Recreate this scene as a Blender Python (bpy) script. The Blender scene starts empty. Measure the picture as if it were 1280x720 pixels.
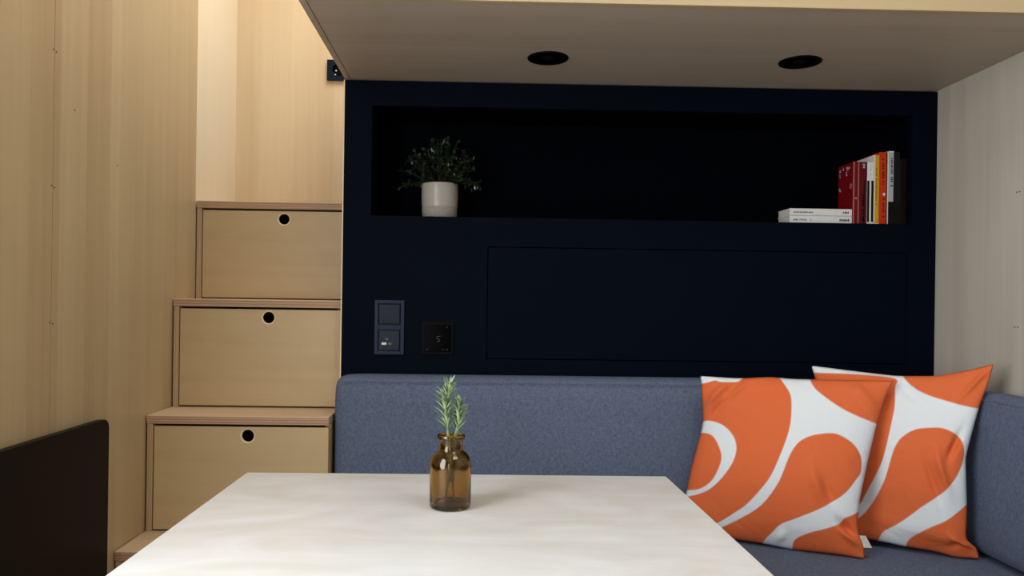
import bpy, bmesh, math, random
from mathutils import Vector, Matrix, noise
import numpy as np

S = bpy.context.scene
COL = S.collection
PI = math.pi

# ---------------------------------------------------------------- camera
cam_d = bpy.data.cameras.new('camera')
cam_d.sensor_width = 36.0
cam_d.lens = 27.0
cam_d.shift_x = 22.3 / 1280
cam_d.shift_y = 20.4 / 1280
cam_d.clip_start = 0.02
cam = bpy.data.objects.new('camera', cam_d)
COL.objects.link(cam)
cam.matrix_world = (Matrix.Translation((0, 0, 1.05)) @ Matrix.Rotation(-0.0207, 4, 'Z')
                    @ Matrix.Rotation(PI / 2, 4, 'X') @ Matrix.Rotation(0.0142, 4, 'Z'))
S.camera = cam

# ---------------------------------------------------------------- world, lights, exposure
wd = bpy.data.worlds.new('world'); S.world = wd
wd.use_nodes = True
bg = wd.node_tree.nodes['Background']
bg.inputs['Color'].default_value = (0.75, 0.87, 1.0, 1)
bg.inputs['Strength'].default_value = 1.0
S.view_settings.view_transform = 'Standard'
S.view_settings.look = 'None'
S.view_settings.exposure = -0.04
S.view_settings.gamma = 1.0
S.view_settings.use_curve_mapping = False
S.cycles.max_bounces = 12
S.cycles.transmission_bounces = 12
S.cycles.caustics_refractive = True


def area(name, loc, direction, sx, sy, watt, color):
    d = bpy.data.lights.new(name, 'AREA')
    d.shape = 'RECTANGLE'; d.size = sx; d.size_y = sy
    d.energy = watt; d.color = color
    o = bpy.data.objects.new(name, d)
    o.location = loc
    o.rotation_euler = Vector(direction).to_track_quat('-Z', 'Z').to_euler()
    COL.objects.link(o)
    return o


# daylight entering by the side window, by the glazed door behind the camera and by the rooflight over the stair
area('daylight_side_window', (-0.83, 0.30, 1.32), (1, 0, 0), 1.38, 0.86, 37, (0.95, 0.98, 1.0))
area('daylight_glazed_door', (-0.58, -2.18, 1.15), (0, 1, 0), 0.40, 1.9, 12, (0.80, 0.90, 1.0))
area('daylight_rooflight', (-0.20, 2.15, 2.47), (0, 0, -1), 0.78, 0.58, 12, (0.96, 0.98, 1.0))

area('added_seat_fill', (0.70, 0.55, 2.47), (0, 0, -1), 0.68, 0.78, 11, (0.95, 0.98, 1.0))  # unseen front rooflight, added to brighten the seat

# ---------------------------------------------------------------- materials
def new_mat(name, rough=0.5, spec=0.5):
    m = bpy.data.materials.new(name); m.use_nodes = True
    b = m.node_tree.nodes['Principled BSDF']
    b.inputs['Roughness'].default_value = rough
    b.inputs['Specular IOR Level'].default_value = spec
    return m, m.node_tree.nodes, m.node_tree.links, b


def plain(name, c, rough=0.5, spec=0.5, metal=0.0, var=0.06, scale=60):
    m, N, L, b = new_mat(name, rough, spec)
    b.inputs['Metallic'].default_value = metal
    tc = N.new('ShaderNodeTexCoord')
    n = N.new('ShaderNodeTexNoise'); n.inputs['Scale'].default_value = scale; n.inputs['Detail'].default_value = 3
    L.new(tc.outputs['Object'], n.inputs['Vector'])
    r = N.new('ShaderNodeValToRGB')
    r.color_ramp.elements[0].position = .3; r.color_ramp.elements[1].position = .7
    r.color_ramp.elements[0].color = (*[x * (1 - var) for x in c], 1)
    r.color_ramp.elements[1].color = (*[min(1, x * (1 + var)) for x in c], 1)
    L.new(n.outputs['Fac'], r.inputs['Fac']); L.new(r.outputs['Color'], b.inputs['Base Color'])
    return m


def ply(name, light, dark, grain='Z', across='Y', strip=0.11, strip_amt=0.5, streak=0.55, rough=0.45, seed=0.0, cloud=0.0, spec=0.35):
    """birch veneer: long grain streaks, veneer leaves of slightly different tone, pores, optional cloudy figure"""
    m, N, L, b = new_mat(name, rough, spec)
    tc = N.new('ShaderNodeTexCoord')
    sep = N.new('ShaderNodeSeparateXYZ'); L.new(tc.outputs['Object'], sep.inputs[0])

    def mapped(al, ac, off):
        mp = N.new('ShaderNodeMapping')
        sc = {'X': ac, 'Y': ac, 'Z': ac}; sc[grain] = al
        mp.inputs['Scale'].default_value = (sc['X'], sc['Y'], sc['Z'])
        mp.inputs['Location'].default_value = (off, off * 1.7, off * .6)
        L.new(tc.outputs['Object'], mp.inputs['Vector'])
        return mp

    def tex(al, ac, off, detail, dist=0.0, rg=.55):
        mp = mapped(al, ac, off)
        n = N.new('ShaderNodeTexNoise'); n.inputs['Scale'].default_value = 1.0
        n.inputs['Detail'].default_value = detail; n.inputs['Distortion'].default_value = dist
        n.inputs['Roughness'].default_value = rg
        L.new(mp.outputs[0], n.inputs['Vector'])
        return n.outputs['Fac']

    def math_(op, a, bb):
        x = N.new('ShaderNodeMath'); x.operation = op
        for i, v in enumerate((a, bb)):
            if isinstance(v, (int, float)): x.inputs[i].default_value = v
            else: L.new(v, x.inputs[i])
        return x.outputs[0]

    fine = tex(1.6, 60, seed + 3, 4)
    mid = tex(.7, 22, seed + 9, 4, .6)
    broad = tex(.5, 4.5, seed + 1, 3, .4)
    fl = N.new('ShaderNodeMath'); fl.operation = 'FLOOR'
    L.new(math_('DIVIDE', math_('ADD', sep.outputs[across], seed * .37), strip), fl.inputs[0])
    wn = N.new('ShaderNodeTexWhiteNoise'); wn.noise_dimensions = '1D'; L.new(fl.outputs[0], wn.inputs['W'])
    s = math_('ADD', math_('MULTIPLY', mid, .55), math_('MULTIPLY', broad, .45))
    s = math_('ADD', math_('MULTIPLY', s, .87), math_('MULTIPLY', fine, .13))
    s = math_('ADD', math_('MULTIPLY', math_('SUBTRACT', s, .5), streak * 4.2), .5)
    s = math_('ADD', s, math_('MULTIPLY', math_('SUBTRACT', wn.outputs['Value'], .5), strip_amt))
    if cloud:
        c = tex(3.2, 7, seed + 5, 3, 2.2)
        s = math_('ADD', s, math_('MULTIPLY', math_('SUBTRACT', c, .5), cloud * 3))
    r = N.new('ShaderNodeValToRGB')
    r.color_ramp.elements[0].color = (*light, 1); r.color_ramp.elements[1].color = (*dark, 1)
    r.color_ramp.elements[0].position = 0.0; r.color_ramp.elements[1].position = 1.0
    L.new(s, r.inputs['Fac']); L.new(r.outputs['Color'], b.inputs['Base Color'])
    bp_ = N.new('ShaderNodeBump'); bp_.inputs['Strength'].default_value = .04; bp_.inputs['Distance'].default_value = .002
    L.new(fine, bp_.inputs['Height']); L.new(bp_.outputs[0], b.inputs['Normal'])
    return m


def edge_mat(name, light, dark, axis='Z', pitch=0.0045):
    """cut edge of plywood: alternating plies"""
    m, N, L, b = new_mat(name, .6, .25)
    tc = N.new('ShaderNodeTexCoord'); sep = N.new('ShaderNodeSeparateXYZ'); L.new(tc.outputs['Object'], sep.inputs[0])
    mu = N.new('ShaderNodeMath'); mu.operation = 'MULTIPLY'; mu.inputs[1].default_value = 2 * PI / pitch
    L.new(sep.outputs[axis], mu.inputs[0])
    si = N.new('ShaderNodeMath'); si.operation = 'SINE'; L.new(mu.outputs[0], si.inputs[0])
    mr = N.new('ShaderNodeMapRange'); mr.inputs[1].default_value = -1; mr.inputs[2].default_value = 1
    L.new(si.outputs[0], mr.inputs[0])
    mx = N.new('ShaderNodeValToRGB')
    mx.color_ramp.elements[0].color = (*dark, 1); mx.color_ramp.elements[1].color = (*light, 1)
    L.new(mr.outputs[0], mx.inputs['Fac']); L.new(mx.outputs['Color'], b.inputs['Base Color'])
    return m


def fabric(name, c1, c2, scale=340, bump=.25):
    m, N, L, b = new_mat(name, .95, .15)
    tc = N.new('ShaderNodeTexCoord')
    outs = []
    for sc in ((1.0, 1.0, .3), (.35, 1.0, 1.0), (.7, .7, .7)):
        mp = N.new('ShaderNodeMapping'); mp.inputs['Scale'].default_value = tuple(scale * x for x in sc)
        L.new(tc.outputs['Object'], mp.inputs['Vector'])
        n = N.new('ShaderNodeTexNoise'); n.inputs['Scale'].default_value = 1; n.inputs['Detail'].default_value = 2
        L.new(mp.outputs[0], n.inputs['Vector']); outs.append(n.outputs['Fac'])
    a = N.new('ShaderNodeMath'); a.operation = 'ADD'; L.new(outs[0], a.inputs[0]); L.new(outs[1], a.inputs[1])
    a2 = N.new('ShaderNodeMath'); a2.operation = 'ADD'; L.new(a.outputs[0], a2.inputs[0]); L.new(outs[2], a2.inputs[1])
    mr = N.new('ShaderNodeMapRange'); mr.inputs[1].default_value = 1.15; mr.inputs[2].default_value = 1.85
    L.new(a2.outputs[0], mr.inputs[0])
    r = N.new('ShaderNodeValToRGB'); r.color_ramp.elements[0].color = (*c1, 1); r.color_ramp.elements[1].color = (*c2, 1)
    L.new(mr.outputs[0], r.inputs['Fac']); L.new(r.outputs['Color'], b.inputs['Base Color'])
    bp_ = N.new('ShaderNodeBump'); bp_.inputs['Strength'].default_value = bump; bp_.inputs['Distance'].default_value = .002
    L.new(a.outputs[0], bp_.inputs['Height']); L.new(bp_.outputs[0], b.inputs['Normal'])
    return m


def printed_cloth(name, orange, white):
    """cotton print: the outline of the white figure is a distance stored on the cloth, cut sharp here"""
    m, N, L, b = new_mat(name, .85, .2)
    at = N.new('ShaderNodeAttribute'); at.attribute_name = 'print'
    mr = N.new('ShaderNodeMapRange'); mr.inputs[1].default_value = -.004; mr.inputs[2].default_value = .004
    L.new(at.outputs['Fac'], mr.inputs[0])
    mx = N.new('ShaderNodeMix'); mx.data_type = 'RGBA'
    L.new(mr.outputs[0], mx.inputs['Factor'])
    mx.inputs[6].default_value = (*orange, 1); mx.inputs[7].default_value = (*white, 1)
    L.new(mx.outputs[2], b.inputs['Base Color'])
    tc = N.new('ShaderNodeTexCoord')
    n = N.new('ShaderNodeTexNoise'); n.inputs['Scale'].default_value = 420; n.inputs['Detail'].default_value = 2
    L.new(tc.outputs['Object'], n.inputs['Vector'])
    n2 = N.new('ShaderNodeTexNoise'); n2.inputs['Scale'].default_value = 14; n2.inputs['Detail'].default_value = 2
    n2.inputs['Distortion'].default_value = 1.2
    L.new(tc.outputs['Object'], n2.inputs['Vector'])
    b1 = N.new('ShaderNodeBump'); b1.inputs['Strength'].default_value = .12; b1.inputs['Distance'].default_value = .001
    b2 = N.new('ShaderNodeBump'); b2.inputs['Strength'].default_value = .25; b2.inputs['Distance'].default_value = .012
    L.new(n2.outputs['Fac'], b2.inputs['Height'])
    L.new(n.outputs['Fac'], b1.inputs['Height']); L.new(b2.outputs[0], b1.inputs['Normal'])
    L.new(b1.outputs[0], b.inputs['Normal'])
    return m


def s2l(r, g, b_):
    f = lambda c: ((c / 255 + .055) / 1.055) ** 2.4 if c > 10 else c / 255 / 12.92
    return (f(r), f(g), f(b_))


M = {}
M['wall_left'] = ply('ply_wall_left', s2l(202, 180, 140), s2l(166, 138, 100), 'Z', 'Y', .105, .3, .34, .33, 0.9)
M['wall_strip'] = ply('ply_wall_left_rear_sheet', s2l(240, 226, 198), s2l(224, 206, 172), 'Z', 'Y', .12, .2, .3, .4, 4.1)
M['wall_rear'] = ply('ply_wall_rear', s2l(220, 197, 160), s2l(194, 166, 126), 'Z', 'X', .09, .4, .45, .4, 7.7)
M['wall_right'] = ply('ply_wall_right', s2l(202, 196, 184), s2l(176, 167, 152), 'Z', 'Y', .2, .12, .52, .5, 2.2)  # greyer birch tone, cooler light on this wall put into the colour
M['soffit'] = ply('ply_loft_underside', s2l(186, 172, 156), s2l(162, 146, 128), 'X', 'Y', .3, .08, .32, .5, 5.0)
M['loft_edge'] = ply('ply_loft_front', s2l(188, 168, 134), s2l(168, 146, 110), 'X', 'Z', .3, .1, .35, .5, 6.2)
M['drawer'] = ply('ply_drawer', s2l(207, 182, 140), s2l(182, 154, 112), 'X', 'Z', .4, .1, .34, .42, 1.1, .12)
M['tread'] = ply('ply_tread', s2l(222, 196, 162), s2l(196, 166, 130), 'X', 'Y', .3, .1, .3, .45, 3.9)
M['carcass'] = ply('ply_carcass', s2l(214, 180, 132), s2l(176, 140, 98), 'Z', 'Y', .3, .1, .3, .5, 8.0)
M['edge'] = edge_mat('ply_cut_edge', s2l(196, 164, 134), s2l(164, 128, 102), 'Z', .007)
M['edge_x'] = edge_mat('ply_cut_edge_upright', s2l(202, 172, 138), s2l(178, 146, 114), 'X', .006)
M['edge_pale'] = plain('ply_pale_edge', s2l(238, 218, 180), .5, .3)
M['table'] = ply('ply_tabletop', s2l(222, 224, 226), s2l(200, 195, 186), 'X', 'Y', .5, .05, .28, .4, 9.4, .42)
M['table_edge'] = plain('tabletop_cut_edge', s2l(238, 230, 214), .5, .3)
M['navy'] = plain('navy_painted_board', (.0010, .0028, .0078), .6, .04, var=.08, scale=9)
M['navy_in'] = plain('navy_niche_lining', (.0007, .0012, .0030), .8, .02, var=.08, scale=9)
M['fabric'] = fabric('blue_grey_melange', s2l(80, 91, 113), s2l(107, 117, 139))
M['black_panel'] = plain('black_brown_lacquer', (.006, .005, .004), .42, .1, var=.15, scale=4)
M['black'] = plain('black_plastic', (.0022, .0024, .003), .45, .05)
M['black_gloss'] = plain('black_glass', (.0012, .0012, .0015), .15, .02)
M['dark_hole'] = plain('black_void', (.002, .002, .002), .8, .1)
M['anthracite'] = plain('anthracite_plastic', s2l(34, 42, 62), .35, .1)
M['anthracite_dark'] = plain('anthracite_insert', s2l(22, 28, 42), .25, .12)
M['white_mark'] = plain('white_plastic', s2l(225, 228, 232), .5, .4)
M['grey_mark'] = plain('grey_print', s2l(96, 96, 96), .5, .3)
M['steel'] = plain('screw_steel', (.05, .045, .04), .4, .5, .6)
M['floor'] = ply('floor_boards', s2l(196, 182, 162), s2l(170, 152, 128), 'Y', 'X', .14, .4, .5, .5, 12.0)
M['ceiling'] = ply('ceiling_ply', s2l(228, 218, 200), s2l(212, 198, 174), 'Y', 'X', .5, .1, .3, .5, 10.5)
M['frame'] = plain('window_frame_anthracite', s2l(60, 62, 64), .5, .4)
M['pot'] = plain('glazed_stoneware', s2l(172, 166, 158), .32, .5, var=.05, scale=40)
M['pot_raw'] = plain('raw_stoneware_foot', s2l(158, 152, 146), .75, .3, var=.12, scale=160)
M['soil'] = plain('potting_soil', (.012, .009, .006), .95, .1, var=.5, scale=120)
M['leaf'] = plain('dark_glossy_leaf', (.015, .028, .014), .24, .5, var=.5, scale=40)
M['twig'] = plain('brown_twig', (.03, .022, .012), .8, .2)
M['rosemary'] = plain('rosemary_needle', s2l(140, 162, 120), .6, .3, var=.45, scale=90)
M['rosemary_stem'] = plain('rosemary_stem', s2l(128, 150, 100), .7, .3, var=.2)
M['tag'] = plain('woven_tag', s2l(205, 198, 188), .9, .1, var=.15, scale=300)


def glass_mat(name, c, rough=0.0):
    m, N, L, b = new_mat(name, rough, .5)
    b.inputs['Base Color'].default_value = (*c, 1)
    b.inputs['Transmission Weight'].default_value = 1.0
    b.inputs['IOR'].default_value = 1.48
    return m


M['amber'] = glass_mat('amber_glass', (.54, .35, .045))
M['cloth'] = printed_cloth('orange_white_print', s2l(220, 108, 62), s2l(226, 232, 236))

# ---------------------------------------------------------------- builders
def empty(name, loc, label, cat, group=None):
    o = bpy.data.objects.new(name, None); o.empty_display_size = .05
    o.location = loc
    COL.objects.link(o)
    o['label'] = label; o['category'] = cat
    if group: o['group'] = group
    return o


def wloc(p):
    v = Vector((0, 0, 0))
    while p is not None:
        v = v + Vector(p.location); p = p.parent
    return v


class MB:
    """collects shapes given in room coordinates and links them as one mesh object"""
    def __init__(s): s.bm = bmesh.new()

    def face(s, vs, mi=0):
        f = s.bm.faces.new(vs); f.material_index = mi; return f

    def box(s, x0, x1, y0, y1, z0, z1, mi=0):
        v = [s.bm.verts.new((x, y, z)) for x in (x0, x1) for y in (y0, y1) for z in (z0, z1)]
        for q in ((0, 1, 3, 2), (4, 6, 7, 5), (0, 4, 5, 1), (2, 3, 7, 6), (0, 2, 6, 4), (1, 5, 7, 3)):
            s.face([v[i] for i in q], mi)
        return s

    def board_hole(s, x0, x1, z0, z1, y0, y1, cx, cz, r, n=40):
        """upright board facing -Y with a round hole"""
        an = [2 * PI * i / n for i in range(n)]
        for cxx, czz in ((x0, z0), (x1, z0), (x0, z1), (x1, z1)):
            an.append(math.atan2(czz - cz, cxx - cx) % (2 * PI))
        an = sorted(set(round(a, 6) for a in an))
        def rect(a):
            dx, dz = math.cos(a), math.sin(a); t = 1e9
            if dx > 1e-9: t = min(t, (x1 - cx) / dx)
            if dx < -1e-9: t = min(t, (x0 - cx) / dx)
            if dz > 1e-9: t = min(t, (z1 - cz) / dz)
            if dz < -1e-9: t = min(t, (z0 - cz) / dz)
            return cx + dx * t, cz + dz * t
        rings = []
        for (y, o) in ((y0, 1), (y1, 1), (y1, 0), (y0, 0)):
            ring = []
            for a in an:
                X, Z = rect(a) if o else (cx + r * math.cos(a), cz + r * math.sin(a))
                ring.append(s.bm.verts.new((X, y, Z)))
            rings.append(ring)
        k = len(an)
        for a in range(4):
            A, B = rings[a], rings[(a + 1) % 4]
            for i in range(k):
                s.face([A[i], A[(i + 1) % k], B[(i + 1) % k], B[i]])
        return s

    def lathe(s, prof, c, n=40, axis='Z', mi=0, closed=False):
        rings = []
        for r, h in prof:
            ring = []
            if r < 1e-7:
                ring = [s.bm.verts.new(s._ax(c, 0, 0, h, axis))]
            else:
                for i in range(n):
                    a = 2 * PI * i / n
                    ring.append(s.bm.verts.new(s._ax(c, r * math.cos(a), r * math.sin(a), h, axis)))
            rings.append(ring)
        pairs = list(zip(rings, rings[1:]))
        if closed: pairs.append((rings[-1], rings[0]))
        for A, B in pairs:
            if len(A) == 1 and len(B) == 1: continue
            for i in range(n):
                j = (i + 1) % n
                if len(A) == 1: s.face([A[0], B[i], B[j]], mi)
                elif len(B) == 1: s.face([A[i], A[j], B[0]], mi)
                else: s.face([A[i], A[j], B[j], B[i]], mi)
        return s

    @staticmethod
    def _ax(c, a, b, h, axis):
        if axis == 'Z': return (c[0] + a, c[1] + b, c[2] + h)
        if axis == 'Y': return (c[0] + a, c[1] + h, c[2] + b)
        return (c[0] + h, c[1] + a, c[2] + b)

    def tube(s, pts, r, n=6, mi=0, caps=True):
        pts = [Vector(p) for p in pts]
        rr = r if isinstance(r, (list, tuple)) else [r] * len(pts)
        rings = []; up = None
        for i, p in enumerate(pts):
            t = (pts[min(i + 1, len(pts) - 1)] - pts[max(i - 1, 0)]).normalized()
            if up is None:
                up = t.orthogonal().normalized()
            else:
                up = (up - t * up.dot(t)); up = up.normalized() if up.length > 1e-6 else t.orthogonal().normalized()
            w = t.cross(up)
            rings.append([s.bm.verts.new(p + (up * math.cos(2 * PI * k / n) + w * math.sin(2 * PI * k / n)) * rr[i]) for k in range(n)])
        for A, B in zip(rings, rings[1:]):
            for k in range(n):
                s.face([A[k], A[(k + 1) % n], B[(k + 1) % n], B[k]], mi)
        if caps:
            s.face(rings[0][::-1], mi); s.face(rings[-1], mi)
        return s

    def prism(s, poly, y0, y1, axis='Y', mi=0):
        """poly of (a, b) extruded along axis; axis Y: (x, z); axis X: (y, z); axis Z: (x, y)"""
        def P(a, b, h):
            return (a, h, b) if axis == 'Y' else ((h, a, b) if axis == 'X' else (a, b, h))
        A = [s.bm.verts.new(P(a, b, y0)) for a, b in poly]
        B = [s.bm.verts.new(P(a, b, y1)) for a, b in poly]
        s.face(A, mi); s.face(B[::-1], mi)
        for i in range(len(poly)):
            j = (i + 1) % len(poly)
            s.face([A[i], B[i], B[j], A[j]], mi)
        return s

    def leaf(s, base, tip, nor, w, fold=.25, seg=2, mi=0):
        """small leaf blade: pointed ellipse folded along its midrib"""
        base, tip = Vector(base), Vector(tip)
        d = tip - base; side = d.cross(nor)
        if side.length < 1e-9: side = d.orthogonal()
        side.normalize(); up = side.cross(d).normalized()
        mids = [s.bm.verts.new(base)]; L_, R_ = [], []
        for k in range(1, seg + 1):
            t = k / (seg + 1)
            ww = w * math.sin(PI * t) ** .7
            c = base + d * t - up * (d.length * .12 * t * t)
            mids.append(s.bm.verts.new(c))
            L_.append(s.bm.verts.new(c + side * ww + up * ww * fold)); R_.append(s.bm.verts.new(c - side * ww + up * ww * fold))
        tp = s.bm.verts.new(tip - up * (d.length * .12))
        s.face([mids[0], L_[0], mids[1]], mi); s.face([mids[0], mids[1], R_[0]], mi)
        for k in range(seg - 1):
            s.face([mids[k + 1], L_[k], L_[k + 1], mids[k + 2]], mi)
            s.face([mids[k + 1], mids[k + 2], R_[k + 1], R_[k]], mi)
        s.face([mids[-1], L_[-1], tp], mi); s.face([mids[-1], tp, R_[-1]], mi)
        return s

    def build(s, name, mat, parent=None, bevel=0.0, seg=2, smooth=False, loc=None):
        bmesh.ops.recalc_face_normals(s.bm, faces=s.bm.faces)
        base = wloc(parent) if parent is not None else Vector(loc or (0, 0, 0))
        bmesh.ops.translate(s.bm, verts=s.bm.verts, vec=-base)
        me = bpy.data.meshes.new(name)
        s.bm.to_mesh(me); s.bm.free()
        for mm in (mat if isinstance(mat, (list, tuple)) else [mat]): me.materials.append(mm)
        if smooth:
            for p in me.polygons: p.use_smooth = True
        o = bpy.data.objects.new(name, me)
        COL.objects.link(o)
        if parent is not None: o.parent = parent
        elif loc: o.location = loc
        if bevel:
            b = o.modifiers.new('bevel', 'BEVEL'); b.width = bevel; b.segments = seg; b.limit_method = 'ANGLE'
            b.angle_limit = math.radians(40)
        if smooth:
            me.set_sharp_from_angle(angle=math.radians(38))
        elif bevel and seg > 1:
            for p in me.polygons: p.use_smooth = True
            w = o.modifiers.new('normals', 'WEIGHTED_NORMAL'); w.keep_sharp = True
        return o


def tag(o, label, cat, group=None):
    o['label'] = label; o['category'] = cat
    if group: o['group'] = group
    return o


def struct(o):
    o['kind'] = 'structure'; return o


def copy_tree(o, parent=None):
    c = o.copy(); COL.objects.link(c)
    if parent is not None: c.parent = parent
    for ch in list(o.children): copy_tree(ch, c)
    return c


def rrect(a0, a1, b0, b1, r, n=6):
    p = []
    for ca, cb, s0 in ((a1 - r, b1 - r, 0), (a0 + r, b1 - r, 90), (a0 + r, b0 + r, 180), (a1 - r, b0 + r, 270)):
        for i in range(n + 1):
            t = math.radians(s0 + 90 * i / n); p.append((ca + r * math.cos(t), cb + r * math.sin(t)))
    return p

# ---------------------------------------------------------------- dimensions (metres)
XL, XR = -0.842, 1.2635            # side walls
XN = -0.3714                       # left end of the navy wall, the bench and the loft
YN, YB, YF = 2.10, 2.66, -2.20     # navy wall, rear wall, wall behind the camera
ZL, ZC = 1.658, 2.50               # loft underside, ceiling

# ---------------------------------------------------------------- room shell
struct(MB().box(XL - .06, XR + .06, YF - .06, YB + .06, -.05, 0).build('floor', M['floor']))

c = MB()   # ceiling with the rooflight opening and a front one added for the seat fill
c.box(XL, XR, YF, .15, ZC, ZC + .06).box(XL, XR, .95, 1.85, ZC, ZC + .06).box(XL, .35, .15, .95, ZC, ZC + .06).box(1.05, XR, .15, .95, ZC, ZC + .06).box(XL, XR, 2.45, YB, ZC, ZC + .06)
c.box(XL, -.40, 1.85, 2.45, ZC, ZC + .06).box(.40, XR, 1.85, 2.45, ZC, ZC + .06)
struct(c.build('ceiling', M['ceiling']))

WY0, WY1, WZ0, WZ1 = -.40, 1.00, .88, 1.76    # side window
w = MB()   # left wall: front sheet up to the joint, then the next sheet up to the first stair cabinet
w.box(XL - .06, XL, YF, WY0, 0, ZC).box(XL - .06, XL, WY0, WY1, 0, WZ0).box(XL - .06, XL, WY0, WY1, WZ1, ZC)
w.box(XL - .06, XL, WY1, 1.5312, 0, ZC).box(XL - .06, XL, 1.5328, 2.292, 0, ZC)
w.box(XL - .06, XL - .004, 1.5312, 1.5328, 0, ZC, 1)
w.box(XL - .06, XL - .004, 2.292, 2.2935, 0, ZC, 1)
w.box(XL - .06, XL, 2.2935, YB, 0, ZC, 2)
wl = struct(w.build('wall_left', [M['wall_left'], M['carcass'], M['wall_strip']]))

struct(MB().box(XR, XR + .06, YF, YB, 0, ZC).build('wall_right', M['wall_right']))
wr = bpy.data.objects['wall_right']
struct(MB().box(XL, XR, YB, YB + .06, 0, ZC).build('wall_rear', M['wall_rear']))
DX0, DX1, DZ = -.79, -.37, 2.12
f = MB()
f.box(XL, DX0, YF - .06, YF, 0, ZC).box(DX1, XR, YF - .06, YF, 0, ZC).box(DX0, DX1, YF - .06, YF, DZ, ZC)
struct(f.build('wall_front', M['wall_rear']))

# frames of the openings the daylight comes through; the front rooflight is added
f = MB()
for a, b, c0, d in ((WY0, WY0 + .03, WZ0, WZ1), (WY1 - .03, WY1, WZ0, WZ1), (WY0, WY1, WZ0, WZ0 + .03), (WY0, WY1, WZ1 - .03, WZ1)):
    f.box(XL - .06, XL - .02, a, b, c0, d)
struct(f.build('window_1', M['frame']))
f = MB()
for a, b, c0, d in ((-.40, -.37, 1.85, 2.45), (.37, .40, 1.85, 2.45), (-.40, .40, 1.85, 1.88), (-.40, .40, 2.42, 2.45)):
    f.box(a, b, c0, d, ZC + .01, ZC + .06)
struct(f.build('window_2', M['frame']))
f = MB()
for a, b, c0, d in ((.35, .38, .15, .95), (1.02, 1.05, .15, .95), (.35, 1.05, .15, .18), (.35, 1.05, .92, .95)):
    f.box(a, b, c0, d, ZC + .01, ZC + .06)
struct(f.build('added_rooflight_frame', M['frame']))  # frame of the added front rooflight
f = MB()
for a, b, c0, d in ((DX0, DX0 + .05, 0, DZ), (DX1 - .05, DX1, 0, DZ), (DX0, DX1, DZ - .05, DZ), (DX0, DX1, 0, .08)):
    f.box(a, b, YF - .05, YF - .015, c0, d)
struct(f.build('door_1', M['frame']))

# the screws that hold the veneered sheets
def screw(parent, side, y, z):
    p = rrect(y - .0015, y + .0015, z - .0015, z + .0015, .0014, 4)
    x = XL if side < 0 else XR
    MB().prism(p, x - .0008 * (1 if side > 0 else 0), x + .0008 * (1 if side < 0 else 0), 'X').build('screw', M['steel'], parent)
for z in (1.5377, 1.2701, 1.0002):
    screw(wl, -1, 1.5275, z + .001); screw(wl, -1, 1.5375, z - .001)
for z in (1.3314, 1.0138):
    screw(wr, 1, 1.772, z); screw(wr, 1, 1.782, z)
for y, z in ((1.61, 1.44), (1.80, 1.36)):
    screw(wl, -1, y, z)

# ---------------------------------------------------------------- navy partition with the open niche
NX0, NX1, NZ0, NZ1, ND = -.2962, 1.194, 1.2875, 1.588, .20
FX0, FX1, FZ0, FZ1 = .0255, 1.182, .902, 1.206        # flap door
n = MB()
n.box(XN, NX0, YN, YN + .02, 0, ZL - .003)              # left stile
n.box(NX1, XR, YN, YN + .02, 0, ZL - .003)              # right stile
n.box(NX0, NX1, YN, YN + .02, NZ1, ZL - .003)                  # rail above the niche
n.box(NX0, NX1, YN, YN + .02, FZ1 + .002, NZ0)          # rail below the niche
n.box(NX0, FX0 - .002, YN, YN + .02, 0, FZ1 + .002)
n.box(FX1 + .002, NX1, YN, YN + .02, 0, FZ1 + .002)
n.box(FX0 - .002, FX1 + .002, YN, YN + .02, 0, FZ0 - .002)
n.box(FX0 - .02, FX1 + .02, YN + .022, YN + .03, FZ0 - .02, FZ1 + .02, 1)   # rebate behind the flap
# lining of the niche
y0, y1 = YN + .02, YN + ND
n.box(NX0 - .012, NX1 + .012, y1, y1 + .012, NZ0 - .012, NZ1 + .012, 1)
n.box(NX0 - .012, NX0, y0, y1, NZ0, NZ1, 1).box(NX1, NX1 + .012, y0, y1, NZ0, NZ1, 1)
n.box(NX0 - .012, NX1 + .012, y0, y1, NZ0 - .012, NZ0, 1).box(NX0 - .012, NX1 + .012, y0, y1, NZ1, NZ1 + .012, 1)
n.box(XN, XN + .018, YN + .02, YB, 0, ZL - .003)        # side towards the stair
struct(n.build('wall_back', [M['navy'], M['navy_in']]))
struct(MB().box(XN - .0032, XN, YN, YN + .02, 0, ZL - .002).build('trim_1', M['edge_pale']))

fd = empty('flap_door', ((FX0 + FX1) / 2, YN, FZ0), 'long flush navy cabinet flap under the bookshelf niche', 'cabinet door')
MB().box(FX0, FX1, YN - .0008, YN + .018, FZ0, FZ1).build('door_panel', M['navy'], fd, bevel=.0012)

# ---------------------------------------------------------------- loft platform
lf = empty('loft_platform', ((XN + XR) / 2, 1.54, ZL), 'plywood loft platform overhead carrying two black recessed spotlights', 'loft')
MB().box(XN + .016, XR, 1.556, YB, ZL, ZL + .018).build('underside_panel', M['soffit'], lf)
MB().box(XN, XR, 1.5365, 1.555, ZL - .001, ZL + .14).build('front_board', M['loft_edge'], lf, bevel=.0015)
MB().box(XN, XN + .015, 1.556, YB, ZL - .001, ZL + .14).build('side_board', M['soffit'], lf, bevel=.0015)
MB().box(XN + .016, XR, 1.556, YB, ZL + .10, ZL + .118).build('deck', M['carcass'], lf)

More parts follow.
